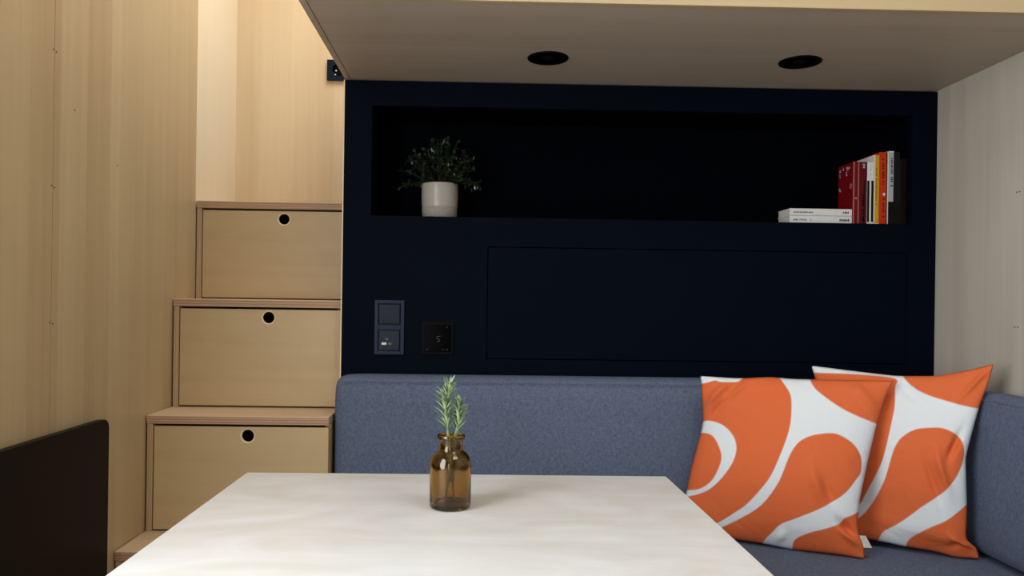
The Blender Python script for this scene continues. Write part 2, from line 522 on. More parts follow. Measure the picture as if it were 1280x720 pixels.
def spot(x, y, label):
    t = empty('recessed_spotlight', (x, y, ZL), label, 'spotlight', 'recessed spotlights in the loft underside')
    MB().lathe([(.036, -.0003), (.050, -.0003), (.0505, -.001), (.0495, -.0035), (.040, -.0035), (.036, -.0015)], (x, y, ZL), 48, closed=True).build('trim_ring', M['black'], t, smooth=True)
    MB().lathe([(.0385, -.0026), (.032, -.0008), (.022, -.0005), (0, -.0005)], (x, y, ZL), 40).build('reflector', M['black_gloss'], t, smooth=True)
    MB().lathe([(.015, -.0006), (.0145, -.0024), (.012, -.0029), (0, -.003)], (x, y, ZL), 32).build('lens', M['dark_hole'], t, smooth=True)
    return t
s0 = spot(.1627, 1.884, 'black round recessed spotlight above the potted plant side of the niche')
s1 = copy_tree(s0); s1.location = (.7831, 1.8744, ZL)
s1['label'] = 'black round recessed spotlight on the side nearer the pale right wall'

# ---------------------------------------------------------------- stair of storage cabinets
RISE, = (.2949,)
ST = [  # front y, top z, hole x, label
    (2.294, 1.3455, -.5805, 'topmost plywood stair cabinet with finger-hole drawer under the tall pale wall strip'),
    (2.131, 1.0544, -.5782, 'second plywood stair cabinet from the top, its tread at switch height'),
    (1.970, 0.7558, -.5830, 'third plywood stair cabinet down, beside the end of the grey backrest'),
    (1.808, 0.4610, -.6100, 'lowest visible plywood step, mostly hidden by the white tabletop corner')]
for i, (yf, zt, hx, lab) in enumerate(ST):
    zb = ST[i + 1][1] if i < 3 else .02
    x0, x1 = XL + .0025, XN - .0060
    t = empty('stair_cabinet', ((x0 + x1) / 2, yf, zb), lab, 'stair cabinet', 'storage stair cabinets')
    TH = .0215
    yb = YB - .001
    tr = MB().box(x0, x1, yf, yb, zt - TH, zt)
    tr.build('tread', M['tread'], t, bevel=.0012)
    MB().box(x0 + .001, x1 - .001, yf - .0012, yf + .001, zt - TH + .002, zt - .0025).build('tread_edge', M['edge'], t)
    MB().box(x0 + .002, x0 + .0165, yf + .001, yb, zb, zt - TH - .0005).build('side_panel', M['edge_x'], t, bevel=.001)
    MB().box(x1 - .015, x1, yf + .03, yb, zb, zt - TH - .0005).build('side_panel', M['carcass'], t)
    MB().box(x0 + .0165, x1 - .015, yb - .012, yb, zb, zt - TH - .0005).build('back_panel', M['carcass'], t)
    MB().box(x0 + .0165, x1 - .015, yf + .03, yb - .012, zb, zb + .006).build('bottom_panel', M['carcass'], t)
    hz = {0: 1.294, 1: 1.0045, 2: .7055, 3: .412}[i]
    r = .0168 if i < 2 else .0165
    dr = MB().board_hole(x0 + .0195, x1 - .0005, zb + .0045, zt - TH - .006, yf + .0015, yf + .0085, hx, hz, r)
    d = dr.build('drawer', M['drawer'], t, bevel=.0007, seg=1)
    MB().lathe([(r - .0002, .0002), (r + .0022, -.0004), (r + .0022, .0006), (r - .0002, .0065), (r - .0010, .006), (r - .0010, .0012)],
               (hx, yf + .0015, hz), 40, 'Y', closed=True).build('finger_hole_rim', M['edge_pale'], d, smooth=True)
    bx = MB().box(x0 + .024, x1 - .02, yf + .06, yf + .064, zb + .01, zt - TH - .02)  # thin black sheet standing in for the shade inside the finger hole
    bx.build('shade_backing', M['dark_hole'], t)

# ---------------------------------------------------------------- bench, cushions, backrests
SEAT = .475
bk = empty('bench_base', ((XN + XR) / 2, 1.7, 0), 'plywood base of the corner bench under the grey seat cushions', 'bench')
MB().box(XN + .003, XR - .002, 1.47, YN - .002, .06, .383).build('long_box', M['carcass'], bk, bevel=.002)
MB().box(.66, XR - .002, .45, 1.468, .06, .383).build('side_box', M['carcass'], bk, bevel=.002)
MB().box(XN + .03, XR - .03, 1.52, YN - .03, 0, .06).build('plinth', M['black'], bk)
MB().box(.70, XR - .03, .49, 1.52, 0, .06).build('plinth', M['black'], bk)

def cushion(name, x0, x1, y0, y1, z0, z1, mat, label, cat, group, bulge=.003, r=.016, axis='Z'):
    """upholstered foam block: rounded edges and faces that swell a little"""
    bm = bmesh.new()
    nx, ny, nz = [max(2, int((b - a) / .045)) for a, b in ((x0, x1), (y0, y1), (z0, z1))]
    bmesh.ops.create_cube(bm, size=1)
    me = bpy.data.meshes.new(name); bm.free()
    b = MB()
    def grid(o, du, dv, nu, nv):
        vs = [[b.bm.verts.new(Vector(o) + Vector(du) * (i / nu) + Vector(dv) * (j / nv)) for j in range(nv + 1)] for i in range(nu + 1)]
        for i in range(nu):
            for j in range(nv): b.face([vs[i][j], vs[i + 1][j], vs[i + 1][j + 1], vs[i][j + 1]])
    X, Y, Z = (x1 - x0, 0, 0), (0, y1 - y0, 0), (0, 0, z1 - z0)
    grid((x0, y0, z0), X, Y, nx, ny); grid((x0, y0, z1), X, Y, nx, ny)
    grid((x0, y0, z0), X, Z, nx, nz); grid((x0, y1, z0), X, Z, nx, nz)
    grid((x0, y0, z0), Y, Z, ny, nz); grid((x1, y0, z0), Y, Z, ny, nz)
    bmesh.ops.remove_doubles(b.bm, verts=b.bm.verts, dist=1e-5)
    for v in b.bm.verts:
        p = v.co.copy()
        lo, hi = Vector((x0, y0, z0)), Vector((x1, y1, z1))
        q = Vector([min(max(p[k], lo[k] + r), hi[k] - r) for k in range(3)])
        d = p - q
        if d.length > 1e-9:
            v.co = q + d.normalized() * r if sum(abs(x) > 1e-9 for x in d) > 1 else p
        t = [(p[k] - lo[k]) / (hi[k] - lo[k]) for k in range(3)]
        for k in range(3):
            if t[k] > .999 or t[k] < .001:
                e = 1
                for m_ in range(3):
                    if m_ != k:
                        w_ = (hi[m_] - lo[m_]); dd = min(t[m_], 1 - t[m_]) * w_
                        e *= min(1, dd / min(.10, w_ * .5))
                v.co[k] += (1 if t[k] > .5 else -1) * bulge * math.sin(e * PI / 2)
    bpy.data.meshes.remove(me)
    t = empty(name, ((x0 + x1) / 2, (y0 + y1) / 2, z0), label, cat, group)
    o = b.build('cover', mat, t, smooth=True)
    sub = o.modifiers.new('round', 'SUBSURF'); sub.levels = 2; sub.render_levels = 2
    o.modifiers.move(len(o.modifiers) - 1, 0)
    return t, o

g = 'upholstered cushions of the corner bench'
cushion('seat_cushion', XN + .002, XR - .004, 1.46, YN - .004, 0.3865, SEAT, M['fabric'], 'wide blue-grey seat cushion the orange pillows stand on', 'seat cushion', g, .002)
cushion('seat_cushion', .645, XR - .004, .45, 1.455, 0.3865, SEAT, M['fabric'], 'blue-grey seat cushion along the right wall beside the table', 'seat cushion', g, .002)
bt, bo = cushion('backrest_cushion', XN - .0015, XR - .102, 1.9926, YN - .008, SEAT + .006, .8605, M['fabric'], 'long blue-grey backrest cushion along the navy wall', 'backrest cushion', g, .003, .013)
rt, ro = cushion('backrest_cushion', 1.170, XR - .008, .47, 2.085, SEAT + .006, .8595, M['fabric'], 'grey backrest cushion along the pale right wall', 'backrest cushion', g, .003, .013)
# piped seams along the top front edges
MB().tube([(XN + .02, 1.9905, .846), (.3, 1.9895, .8465), (XR - .13, 1.9905, .846)], .0014, 6).build('seam', M['fabric'], bo)
MB().tube([(1.168, .5, .845), (1.1675, 1.2, .8455), (1.168, 1.98, .845)], .0014, 6).build('seam', M['fabric'], ro)

# ---------------------------------------------------------------- printed pillows
def seg_sdf(P, poly):
    """signed distance (positive inside) of points P to a closed smoothed polygon"""
    pl = np.array(poly, float)
    n_ = len(pl); sm = []
    for i in range(n_):       # Catmull-Rom
        p0, p1, p2, p3 = pl[i - 1], pl[i], pl[(i + 1) % n_], pl[(i + 2) % n_]
        corner = False
        for k in range(4):
            t = k / 4
            sm.append(.5 * ((2 * p1) + (-p0 + p2) * t + (2 * p0 - 5 * p1 + 4 * p2 - p3) * t * t + (-p0 + 3 * p1 - 3 * p2 + p3) * t ** 3))
    q = np.array(sm); a = q; b = np.roll(q, -1, 0)
    d = np.full(len(P), 1e9); ins = np.zeros(len(P), bool)
    for A, B in zip(a, b):
        AB = B - A; L2 = (AB ** 2).sum() + 1e-12
        t = np.clip(((P - A) @ AB) / L2, 0, 1)
        d = np.minimum(d, np.hypot(*(P - A - t[:, None] * AB).T))
        c1 = (A[1] > P[:, 1]) != (B[1] > P[:, 1])
        with np.errstate(divide='ignore', invalid='ignore'):
            xi = (B[0] - A[0]) * (P[:, 1] - A[1]) / (B[1] - A[1]) + A[0]
        ins ^= c1 & (P[:, 0] < xi)
    return np.where(ins, d, -d)


def pillow(D, label, folds, seed):
    eT, eB, eL, eR = [np.array(D[k]) for k in ('top', 'bot', 'left', 'right')]
    nrm = np.array(D['n']); NN = 96
    g = np.linspace(0, 1, NN + 1)
    s17 = np.linspace(0, 1, len(eT))
    I = lambda e: np.stack([np.interp(g, s17, e[:, k]) for k in range(3)], 1)
    T_, B_, L_, R_ = I(eT), I(eB), I(eL), I(eR)
    U, V = np.meshgrid(g, g, indexing='xy')      # [v, u]
    u, v = U[..., None], V[..., None]
    Cn = ((1 - v) * B_[None] + v * T_[None] + (1 - u) * L_[:, None] + u * R_[:, None]
          - ((1 - u) * (1 - v) * B_[0] + u * (1 - v) * B_[-1] + (1 - u) * v * T_[0] + u * v * T_[-1]))
    F_ = np.maximum(0, 16 * U * (1 - U) * V * (1 - V)) ** .55
    edge_w = np.clip(np.minimum(np.minimum(U, 1 - U), np.minimum(V, 1 - V)) / .06, 0, 1)
    wr_ = np.zeros_like(F_)
    for (fu, fv, ang, ln, wd_, amp) in folds:
        du, dv = U - fu, V - fv
        a = du * math.cos(ang) + dv * math.sin(ang); b = -du * math.sin(ang) + dv * math.cos(ang)
        wr_ += 2.2 * amp * np.exp(-(a / ln) ** 2 - (b / wd_) ** 2)
    wr_ *= edge_w
    front = Cn + nrm * (D['Tf'] * F_ + wr_)[..., None]
    back = Cn - nrm * (D['Tb'] * F_)[..., None]
    P = np.stack([U.ravel(), V.ravel()], 1)
    sd = np.full(len(P), -1e9)
    for pl in D['polys']: sd = np.maximum(sd, seg_sdf(P, pl))
    base = ((B_[0] + B_[-1]) / 2).tolist()
    t = empty('pillow', base, label, 'pillow', 'orange and white printed pillows')
    me = bpy.data.meshes.new('pillow_cover')
    W_ = NN + 1
    idx = np.arange(W_ * W_).reshape(W_, W_)
    bidx = np.full((W_, W_), -1); verts = front.reshape(-1, 3).tolist(); vals = sd.tolist()
    for j in range(W_):
        for i in range(W_):
            if i in (0, NN) or j in (0, NN): bidx[j, i] = idx[j, i]
            else:
                bidx[j, i] = len(verts); verts.append(back[j, i].tolist()); vals.append(-.2)
    faces = []
    for j in range(NN):
        for i in range(NN):
            faces.append((idx[j, i], idx[j, i + 1], idx[j + 1, i + 1], idx[j + 1, i]))
            faces.append((bidx[j, i], bidx[j + 1, i], bidx[j + 1, i + 1], bidx[j, i + 1]))
    vv = (np.array(verts) - np.array(base)).tolist()
    me.from_pydata(vv, [], [tuple(int(x) for x in f_) for f_ in faces])
    at = me.attributes.new('print', 'FLOAT', 'POINT'); at.data.foreach_set('value', vals)
    me.materials.append(M['cloth'])
    for p in me.polygons: p.use_smooth = True
    o = bpy.data.objects.new('pillow_cover', me); COL.objects.link(o); o.parent = t
    return t, o, front
PIL = [
dict(top=[(0.5658, 1.94, 0.8753), (0.5801, 1.9361, 0.8749), (0.5943, 1.9322, 0.8745), (0.6085, 1.9283, 0.8741), (0.6226, 1.9244, 0.8737), (0.6367, 1.9205, 0.8734), (0.6507, 1.9166, 0.8732), (0.6647, 1.9127, 0.8737), (0.6785, 1.9088, 0.8748), (0.6924, 1.9048, 0.8761), (0.7061, 1.9009, 0.8774), (0.7198, 1.897, 0.8785), (0.7335, 1.8931, 0.8789), (0.747, 1.8892, 0.8783), (0.7605, 1.8853, 0.8773), (0.774, 1.8814, 0.8765), (0.7874, 1.8775, 0.8761), (0.8008, 1.8736, 0.8762), (0.8142, 1.8697, 0.8765), (0.8274, 1.8658, 0.8768), (0.8406, 1.8619, 0.8771), (0.8538, 1.858, 0.8774), (0.8669, 1.8541, 0.8777), (0.88, 1.8502, 0.8781), (0.893, 1.8462, 0.8784), (0.9059, 1.8423, 0.8787), (0.9188, 1.8384, 0.879), (0.9316, 1.8345, 0.8793), (0.9443, 1.8306, 0.8796), (0.957, 1.8267, 0.8799), (0.9697, 1.8228, 0.8802), (0.9823, 1.8189, 0.8805), (0.9948, 1.815, 0.8808)],
 bot=[(0.4998, 1.925, 0.505), (0.5131, 1.9192, 0.5025), (0.5264, 1.9133, 0.5), (0.5395, 1.9075, 0.4976), (0.5526, 1.9016, 0.4951), (0.5655, 1.8958, 0.4927), (0.5784, 1.8899, 0.4904), (0.5914, 1.8841, 0.4886), (0.6043, 1.8782, 0.4872), (0.6172, 1.8724, 0.486), (0.63, 1.8666, 0.4847), (0.6427, 1.8607, 0.4838), (0.6555, 1.8549, 0.4833), (0.6681, 1.849, 0.483), (0.6807, 1.8432, 0.4828), (0.6932, 1.8373, 0.4824), (0.7055, 1.8315, 0.4817), (0.7177, 1.8257, 0.4805), (0.7298, 1.8198, 0.4793), (0.7418, 1.814, 0.4781), (0.7537, 1.8081, 0.4776), (0.7657, 1.8023, 0.4778), (0.7777, 1.7964, 0.4783), (0.7896, 1.7906, 0.4788), (0.8014, 1.7848, 0.4793), (0.813, 1.7789, 0.4798), (0.8247, 1.7731, 0.4803), (0.8361, 1.7672, 0.4807), (0.8475, 1.7614, 0.4807), (0.8587, 1.7555, 0.4804), (0.8699, 1.7497, 0.48), (0.8809, 1.7438, 0.4796), (0.8919, 1.738, 0.4793)],
 left=[(0.4998, 1.925, 0.505), (0.5046, 1.9255, 0.5159), (0.5095, 1.9259, 0.5267), (0.5143, 1.9264, 0.5376), (0.5191, 1.9269, 0.5485), (0.5239, 1.9273, 0.5593), (0.5283, 1.9278, 0.5704), (0.5316, 1.9283, 0.5817), (0.5341, 1.9288, 0.5934), (0.5364, 1.9292, 0.605), (0.5387, 1.9297, 0.6167), (0.5411, 1.9302, 0.6284), (0.5436, 1.9306, 0.64), (0.5464, 1.9311, 0.6516), (0.5495, 1.9316, 0.6631), (0.5527, 1.932, 0.6746), (0.5558, 1.9325, 0.6862), (0.559, 1.933, 0.6977), (0.5622, 1.9334, 0.7092), (0.5653, 1.9339, 0.7208), (0.5682, 1.9344, 0.7324), (0.571, 1.9348, 0.7441), (0.573, 1.9353, 0.7558), (0.5736, 1.9358, 0.7676), (0.5731, 1.9362, 0.7796), (0.5725, 1.9367, 0.7915), (0.5718, 1.9372, 0.8035), (0.5711, 1.9377, 0.8154), (0.5705, 1.9381, 0.8274), (0.5698, 1.9386, 0.8394), (0.5692, 1.9391, 0.8514), (0.5685, 1.9395, 0.8634), (0.5658, 1.94, 0.8753)],
 right=[(0.8919, 1.738, 0.4793), (0.8922, 1.7404, 0.4918), (0.8919, 1.7428, 0.504), (0.8892, 1.7452, 0.5155), (0.8848, 1.7476, 0.5264), (0.8823, 1.75, 0.538), (0.8821, 1.7524, 0.5505), (0.883, 1.7548, 0.5631), (0.8848, 1.7572, 0.5758), (0.8869, 1.7597, 0.5886), (0.8894, 1.7621, 0.6013), (0.8927, 1.7645, 0.614), (0.8965, 1.7669, 0.6266), (0.9003, 1.7693, 0.6392), (0.9041, 1.7717, 0.6519), (0.9079, 1.7741, 0.6647), (0.9118, 1.7765, 0.6774), (0.9157, 1.7789, 0.6902), (0.9198, 1.7813, 0.703), (0.924, 1.7837, 0.7158), (0.9282, 1.7861, 0.7287), (0.9324, 1.7885, 0.7416), (0.9366, 1.7909, 0.7545), (0.941, 1.7933, 0.7674), (0.9457, 1.7958, 0.7803), (0.951, 1.7982, 0.7931), (0.9563, 1.8006, 0.8058), (0.9617, 1.803, 0.8186), (0.9671, 1.8054, 0.8315), (0.9729, 1.8078, 0.8442), (0.9796, 1.8102, 0.8566), (0.9871, 1.8126, 0.8687), (0.9948, 1.815, 0.8808)],
 n=(-0.3451, -0.9201, 0.1852),Tf=0.06,Tb=0.05,
 polys=[[(0.367, 1.05), (0.375, 1.05), (0.433, 0.967), (0.483, 0.892), (0.5, 0.783), (0.5, 0.692), (0.483, 0.542), (0.45, 0.392), (0.367, 0.25), (0.292, 0.167), (0.225, 0.092), (0.167, 0.042), (0.192, 0.008), (0.258, 0.075), (0.35, 0.158), (0.442, 0.25), (0.508, 0.383), (0.533, 0.533), (0.558, 0.608), (0.6, 0.65), (0.667, 0.675), (0.758, 0.683), (0.833, 0.658), (0.9, 0.617), (0.95, 0.558), (0.967, 0.483), (0.95, 0.442), (0.892, 0.35), (0.775, 0.267), (0.642, 0.2), (0.558, 0.15), (0.508, 0.083), (0.475, 0.025), (0.467, -0.05), (0.617, -0.05), (0.625, 0.058), (0.708, 0.117), (0.817, 0.158), (0.892, 0.192), (0.917, 0.225), (0.983, 0.258), (1.05, 0.333), (1.05, 0.592), (1.05, 0.733), (0.992, 0.75), (0.875, 0.783), (0.758, 0.833), (0.642, 0.908), (0.583, 0.967), (0.55, 1.05), (0.542, 1.05)], [(-0.05, 0.658), (0.008, 0.7), (0.05, 0.708), (0.117, 0.692), (0.175, 0.65), (0.217, 0.592), (0.233, 0.517), (0.217, 0.433), (0.175, 0.342), (0.117, 0.267), (0.033, 0.208), (-0.05, 0.167), (-0.05, 0.2), (0.0, 0.233), (0.075, 0.267), (0.133, 0.333), (0.158, 0.417), (0.158, 0.492), (0.125, 0.558), (0.083, 0.608), (0.042, 0.625), (-0.05, 0.625)], [(-0.05, 1.05), (0.208, 1.05), (0.208, 0.983), (0.142, 0.967), (0.1, 0.967), (0.075, 0.975), (0.033, 0.958), (0.0, 0.95), (-0.05, 0.95)]]),
dict(top=[(0.8614, 1.965, 0.9035), (0.8733, 1.9582, 0.9023), (0.8851, 1.9514, 0.9011), (0.8967, 1.9447, 0.9), (0.9083, 1.9379, 0.8988), (0.9198, 1.9311, 0.8977), (0.9312, 1.9243, 0.8965), (0.9425, 1.9175, 0.8954), (0.9537, 1.9108, 0.8944), (0.9648, 1.904, 0.8934), (0.9758, 1.8972, 0.8925), (0.9867, 1.8904, 0.8915), (0.9976, 1.8836, 0.8906), (1.0083, 1.8768, 0.8897), (1.0189, 1.8701, 0.8889), (1.0294, 1.8633, 0.8885), (1.0399, 1.8565, 0.889), (1.0503, 1.8497, 0.8897), (1.0606, 1.8429, 0.8905), (1.0708, 1.8362, 0.8912), (1.0809, 1.8294, 0.892), (1.0909, 1.8226, 0.8928), (1.1007, 1.8158, 0.8943), (1.1103, 1.809, 0.8969), (1.1197, 1.8022, 0.9001), (1.1291, 1.7955, 0.9032), (1.1383, 1.7887, 0.9063), (1.1474, 1.7819, 0.9096), (1.1564, 1.7751, 0.9131), (1.1651, 1.7683, 0.917), (1.1738, 1.7616, 0.9209), (1.1824, 1.7548, 0.9248), (1.1908, 1.748, 0.9287)],
 bot=[(0.9121, 1.86, 0.4976), (0.9203, 1.8561, 0.4969), (0.9285, 1.8522, 0.4962), (0.9367, 1.8484, 0.4956), (0.9448, 1.8445, 0.4949), (0.9529, 1.8406, 0.4942), (0.9609, 1.8368, 0.4936), (0.9689, 1.8329, 0.4929), (0.9769, 1.829, 0.4923), (0.9848, 1.8251, 0.4916), (0.9927, 1.8212, 0.491), (1.0005, 1.8174, 0.4901), (1.0082, 1.8135, 0.4893), (1.0159, 1.8096, 0.4884), (1.0236, 1.8058, 0.4877), (1.0313, 1.8019, 0.4873), (1.039, 1.798, 0.4869), (1.0466, 1.7941, 0.4865), (1.0542, 1.7902, 0.4861), (1.0618, 1.7864, 0.4858), (1.0693, 1.7825, 0.4854), (1.0767, 1.7786, 0.485), (1.084, 1.7748, 0.4841), (1.0912, 1.7709, 0.4828), (1.0983, 1.767, 0.4813), (1.1053, 1.7631, 0.4797), (1.1124, 1.7592, 0.4787), (1.1196, 1.7554, 0.4785), (1.1269, 1.7515, 0.4791), (1.1341, 1.7476, 0.4798), (1.1413, 1.7438, 0.4805), (1.1485, 1.7399, 0.4812), (1.1556, 1.736, 0.4819)],
 left=[(0.9121, 1.86, 0.4976), (0.9146, 1.8633, 0.5101), (0.9171, 1.8666, 0.5226), (0.9197, 1.8698, 0.5352), (0.9222, 1.8731, 0.5478), (0.9247, 1.8764, 0.5604), (0.9273, 1.8797, 0.5731), (0.9289, 1.883, 0.5858), (0.9286, 1.8862, 0.5984), (0.9271, 1.8895, 0.6109), (0.9253, 1.8928, 0.6234), (0.9236, 1.8961, 0.636), (0.9219, 1.8994, 0.6486), (0.9201, 1.9027, 0.6613), (0.9183, 1.9059, 0.674), (0.9166, 1.9092, 0.6868), (0.9143, 1.9125, 0.6995), (0.9111, 1.9158, 0.7119), (0.9074, 1.9191, 0.7241), (0.9035, 1.9223, 0.7364), (0.8997, 1.9256, 0.7487), (0.8958, 1.9289, 0.7611), (0.8919, 1.9322, 0.7735), (0.888, 1.9355, 0.786), (0.8844, 1.9388, 0.7986), (0.8813, 1.942, 0.8115), (0.8785, 1.9453, 0.8245), (0.8757, 1.9486, 0.8375), (0.8729, 1.9519, 0.8506), (0.87, 1.9552, 0.8638), (0.8671, 1.9584, 0.877), (0.8643, 1.9617, 0.8902), (0.8614, 1.965, 0.9035)],
 right=[(1.1556, 1.736, 0.4819), (1.1533, 1.7364, 0.4962), (1.1479, 1.7368, 0.5083), (1.1373, 1.7371, 0.5168), (1.1279, 1.7375, 0.5256), (1.1253, 1.7379, 0.5384), (1.1263, 1.7382, 0.553), (1.1272, 1.7386, 0.5677), (1.1278, 1.739, 0.5824), (1.1279, 1.7394, 0.5972), (1.1275, 1.7398, 0.6119), (1.1271, 1.7401, 0.6266), (1.1267, 1.7405, 0.6414), (1.1263, 1.7409, 0.6561), (1.1259, 1.7412, 0.6708), (1.1255, 1.7416, 0.6856), (1.1253, 1.742, 0.7003), (1.1262, 1.7424, 0.715), (1.1292, 1.7428, 0.7294), (1.133, 1.7431, 0.7438), (1.1369, 1.7435, 0.7581), (1.1408, 1.7439, 0.7724), (1.1448, 1.7442, 0.7868), (1.1488, 1.7446, 0.8011), (1.1529, 1.745, 0.8154), (1.1575, 1.7454, 0.8296), (1.1627, 1.7458, 0.8436), (1.1681, 1.7461, 0.8575), (1.1735, 1.7465, 0.8715), (1.1787, 1.7469, 0.8855), (1.1832, 1.7472, 0.8998), (1.1871, 1.7476, 0.9142), (1.1908, 1.748, 0.9287)],
 n=(-0.5098, -0.8535, 0.1078),Tf=0.05,Tb=0.045,
 polys=[[(-0.05, 1.05), (0.483, 1.05), (0.5, 1.0), (0.542, 0.95), (0.608, 0.908), (0.742, 0.858), (0.883, 0.808), (0.992, 0.775), (1.05, 0.775), (1.05, 0.55), (1.05, 0.317), (0.992, 0.3), (0.817, 0.225), (0.658, 0.158), (0.467, 0.05), (0.417, -0.05), (0.208, -0.05), (0.233, 0.008), (0.275, 0.067), (0.4, 0.142), (0.6, 0.267), (0.8, 0.367), (0.917, 0.442), (0.975, 0.517), (0.967, 0.575), (0.917, 0.633), (0.833, 0.683), (0.733, 0.708), (0.608, 0.7), (0.517, 0.658), (0.458, 0.6), (0.4, 0.5), (0.317, 0.367), (0.183, 0.217), (0.092, 0.125), (-0.05, 0.05), (-0.05, 0.117), (0.075, 0.192), (0.133, 0.258), (0.258, 0.392), (0.358, 0.525), (0.425, 0.683), (0.458, 0.808), (0.458, 0.925), (0.458, 0.983), (0.258, 0.983), (0.0, 0.958), (-0.05, 0.958)]])]

p1, c1, fr1 = pillow(PIL[0], 'orange and white printed pillow in front, nearer the table, with a small woven tag',
    [(.06, .86, .9, .16, .022, .006), (.12, .84, 1.0, .14, .02, -.005), (.17, .9, .8, .12, .02, .005), (.72, .40, 2.1, .10, .03, .004),
     (.80, .36, 2.2, .09, .022, -.004), (.93, .17, 2.5, .06, .025, -.008), (.95, .10, 2.4, .08, .02, .005), (.55, .06, 1.2, .05, .02, .004), (.88, .9, 2.5, .12, .025, .004)], 1)
p2, c2, fr2 = pillow(PIL[1], 'orange and white printed pillow behind, leaning into the backrest corner at the right',
    [(.88, .60, 1.2, .07, .03, -.006), (.80, .48, 2.0, .12, .03, .005), (.72, .42, 2.0, .12, .03, -.004), (.93, .10, 2.6, .08, .02, .006), (.85, .08, .3, .10, .02, -.004), (.55, .9, -.6, .12, .03, -.004), (.92, .93, .8, .1, .02, .004)], 2)
# woven tag sewn into the side seam of the front pillow
q = Vector(PIL[0]['right'][2]); q2 = Vector(PIL[0]['right'][5])
tg = MB(); a = [q + Vector((-.002, 0, 0)), q + Vector((.017, -.004, .001)), q2 + Vector((.015, -.004, -.008)), q2 + Vector((-.002, 0, -.008))]
A = [tg.bm.verts.new(x) for x in a]; B = [tg.bm.verts.new(x + Vector((0, .0012, 0))) for x in a]
tg.face(A); tg.face(B[::-1])
for i in range(4): tg.face([A[i], B[i], B[(i + 1) % 4], A[(i + 1) % 4]])
tt = tg.build('woven_tag', M['tag'], c1); tt['label'] = 'small off-white woven tag'

# ---------------------------------------------------------------- table
tb = empty('table', (-.034, .90, 0), 'pale birch plywood dining table with the amber bottle on it', 'table')
MB().box(-.4269, .3588, .36, 1.443, .707, .730).build('tabletop', M['table'], tb, bevel=.0015)
for x0, x1, y0, y1 in ((-.4279, -.4269, .362, 1.441), (.3588, .3598, .362, 1.441)):
    MB().box(x0, x1, y0, y1, .7085, .7285).build('edge_band', M['table_edge'], tb)
MB().box(-.425, .357, 1.443, 1.444, .7085, .7285).build('edge_band', M['table_edge'], tb)
MB().lathe([(0, .004), (.03, .004), (.03, .70), (.09, .703), (.09, .7068), (0, .7068)], (-.034, .90, 0), 32).build('leg', M['black'], tb, smooth=True)
MB().lathe([(0, 0), (.22, 0), (.22, .006), (.21, .010), (.03, .014), (0, .014)], (-.034, .90, 0), 48).build('base_plate', M['black'], tb, smooth=True)

# ---------------------------------------------------------------- amber bottle and rosemary
BX, BY, BZ = -.0398, 1.209, .7302
bt_ = empty('bottle', (BX, BY, BZ), 'small brown amber glass bottle on the table holding rosemary sprigs', 'bottle')
outer = [(0, .0012), (.024, .0010), (.028, .0), (.0312, .0016), (.0325, .005), (.0326, .012), (.0326, .066), (.0321, .072), (.0300, .0785), (.0262, .0840), (.0216, .0876),
         (.0192, .0895), (.0184, .0925), (.0184, .1040), (.0190, .1062), (.0216, .1076), (.0224, .1095), (.0224, .1120), (.0212, .1140), (.0192, .1146)]
inner = [(.0172, .1136), (.0160, .110), (.0158, .0925), (.0166, .0890), (.0195, .0858), (.0245, .0815), (.0278, .0762), (.0296, .070), (.0299, .064), (.0299, .012), (.0285, .0075), (.024, .0055), (0, .0068)]
MB().lathe(outer + inner, (BX, BY, BZ), 64).build('glass', M['amber'], bt_, smooth=True)

random.seed(4)
def sprig(name, label, pts, n_leaf, lo, length):
    base = pts[0]
    t = empty(name, base, label, 'rosemary sprig', 'rosemary sprigs in the amber bottle')
    P = [Vector(p) for p in pts]
    def at(s_):
        s_ *= len(P) - 1; i = min(int(s_), len(P) - 2); return P[i].lerp(P[i + 1], s_ - i)
    rr = [.0017 - .0008 * i / (len(P) - 1) for i in range(len(P))]
    MB().tube(P, rr, 7).build('stem', M['rosemary_stem'], t, smooth=True)
    b = MB()
    for k in range(n_leaf):
        s_ = lo + (1 - lo) * (k + .5) / n_leaf
        c = at(s_); d = (at(min(1, s_ + .04)) - at(max(0, s_ - .04))).normalized()
        a = k * 2.4 + random.uniform(-.4, .4)
        side = Vector((math.cos(a), math.sin(a) * .8, 0))
        rise = random.uniform(.7, 2.0) + (1.2 if s_ > .93 else 0)
        dr = (side + d * rise).normalized()
        L = length * random.uniform(.6, 1.25) * (1.0 if s_ < .8 else .8)
        if c.z < BZ + .118:      # leaves inside the neck lie along the stem
            dr = (side * .10 + d).normalized(); L *= .8
        if c.z < BZ + .08: dr = (side * .22 + d).normalized()
        L = min(L, .02) if c.z < BZ + .118 else L
        b.leaf(c, c + dr * L, d, .00205, .35, 3)
    b.build('needles', M['rosemary'], t)
    return t
sprig('rosemary_sprig', 'taller left rosemary sprig standing in the amber bottle',
      [(BX + .006, BY + .004, BZ + .0085), (BX + .002, BY + .001, BZ + .05), (BX - .003, BY - .002, BZ + .10), (BX - .0075, BY - .003, BZ + .145), (BX - .0075, BY - .003, BZ + .168), (BX - .0052, BY - .002, BZ + .186)], 170, .10, .027)
sprig('rosemary_sprig', 'shorter right rosemary sprig standing in the amber bottle',
      [(BX - .008, BY - .005, BZ + .0085), (BX - .002, BY + .004, BZ + .05), (BX + .006, BY + .003, BZ + .10), (BX + .0108, BY + .003, BZ + .13), (BX + .0118, BY + .003, BZ + .160)], 150, .12, .025)

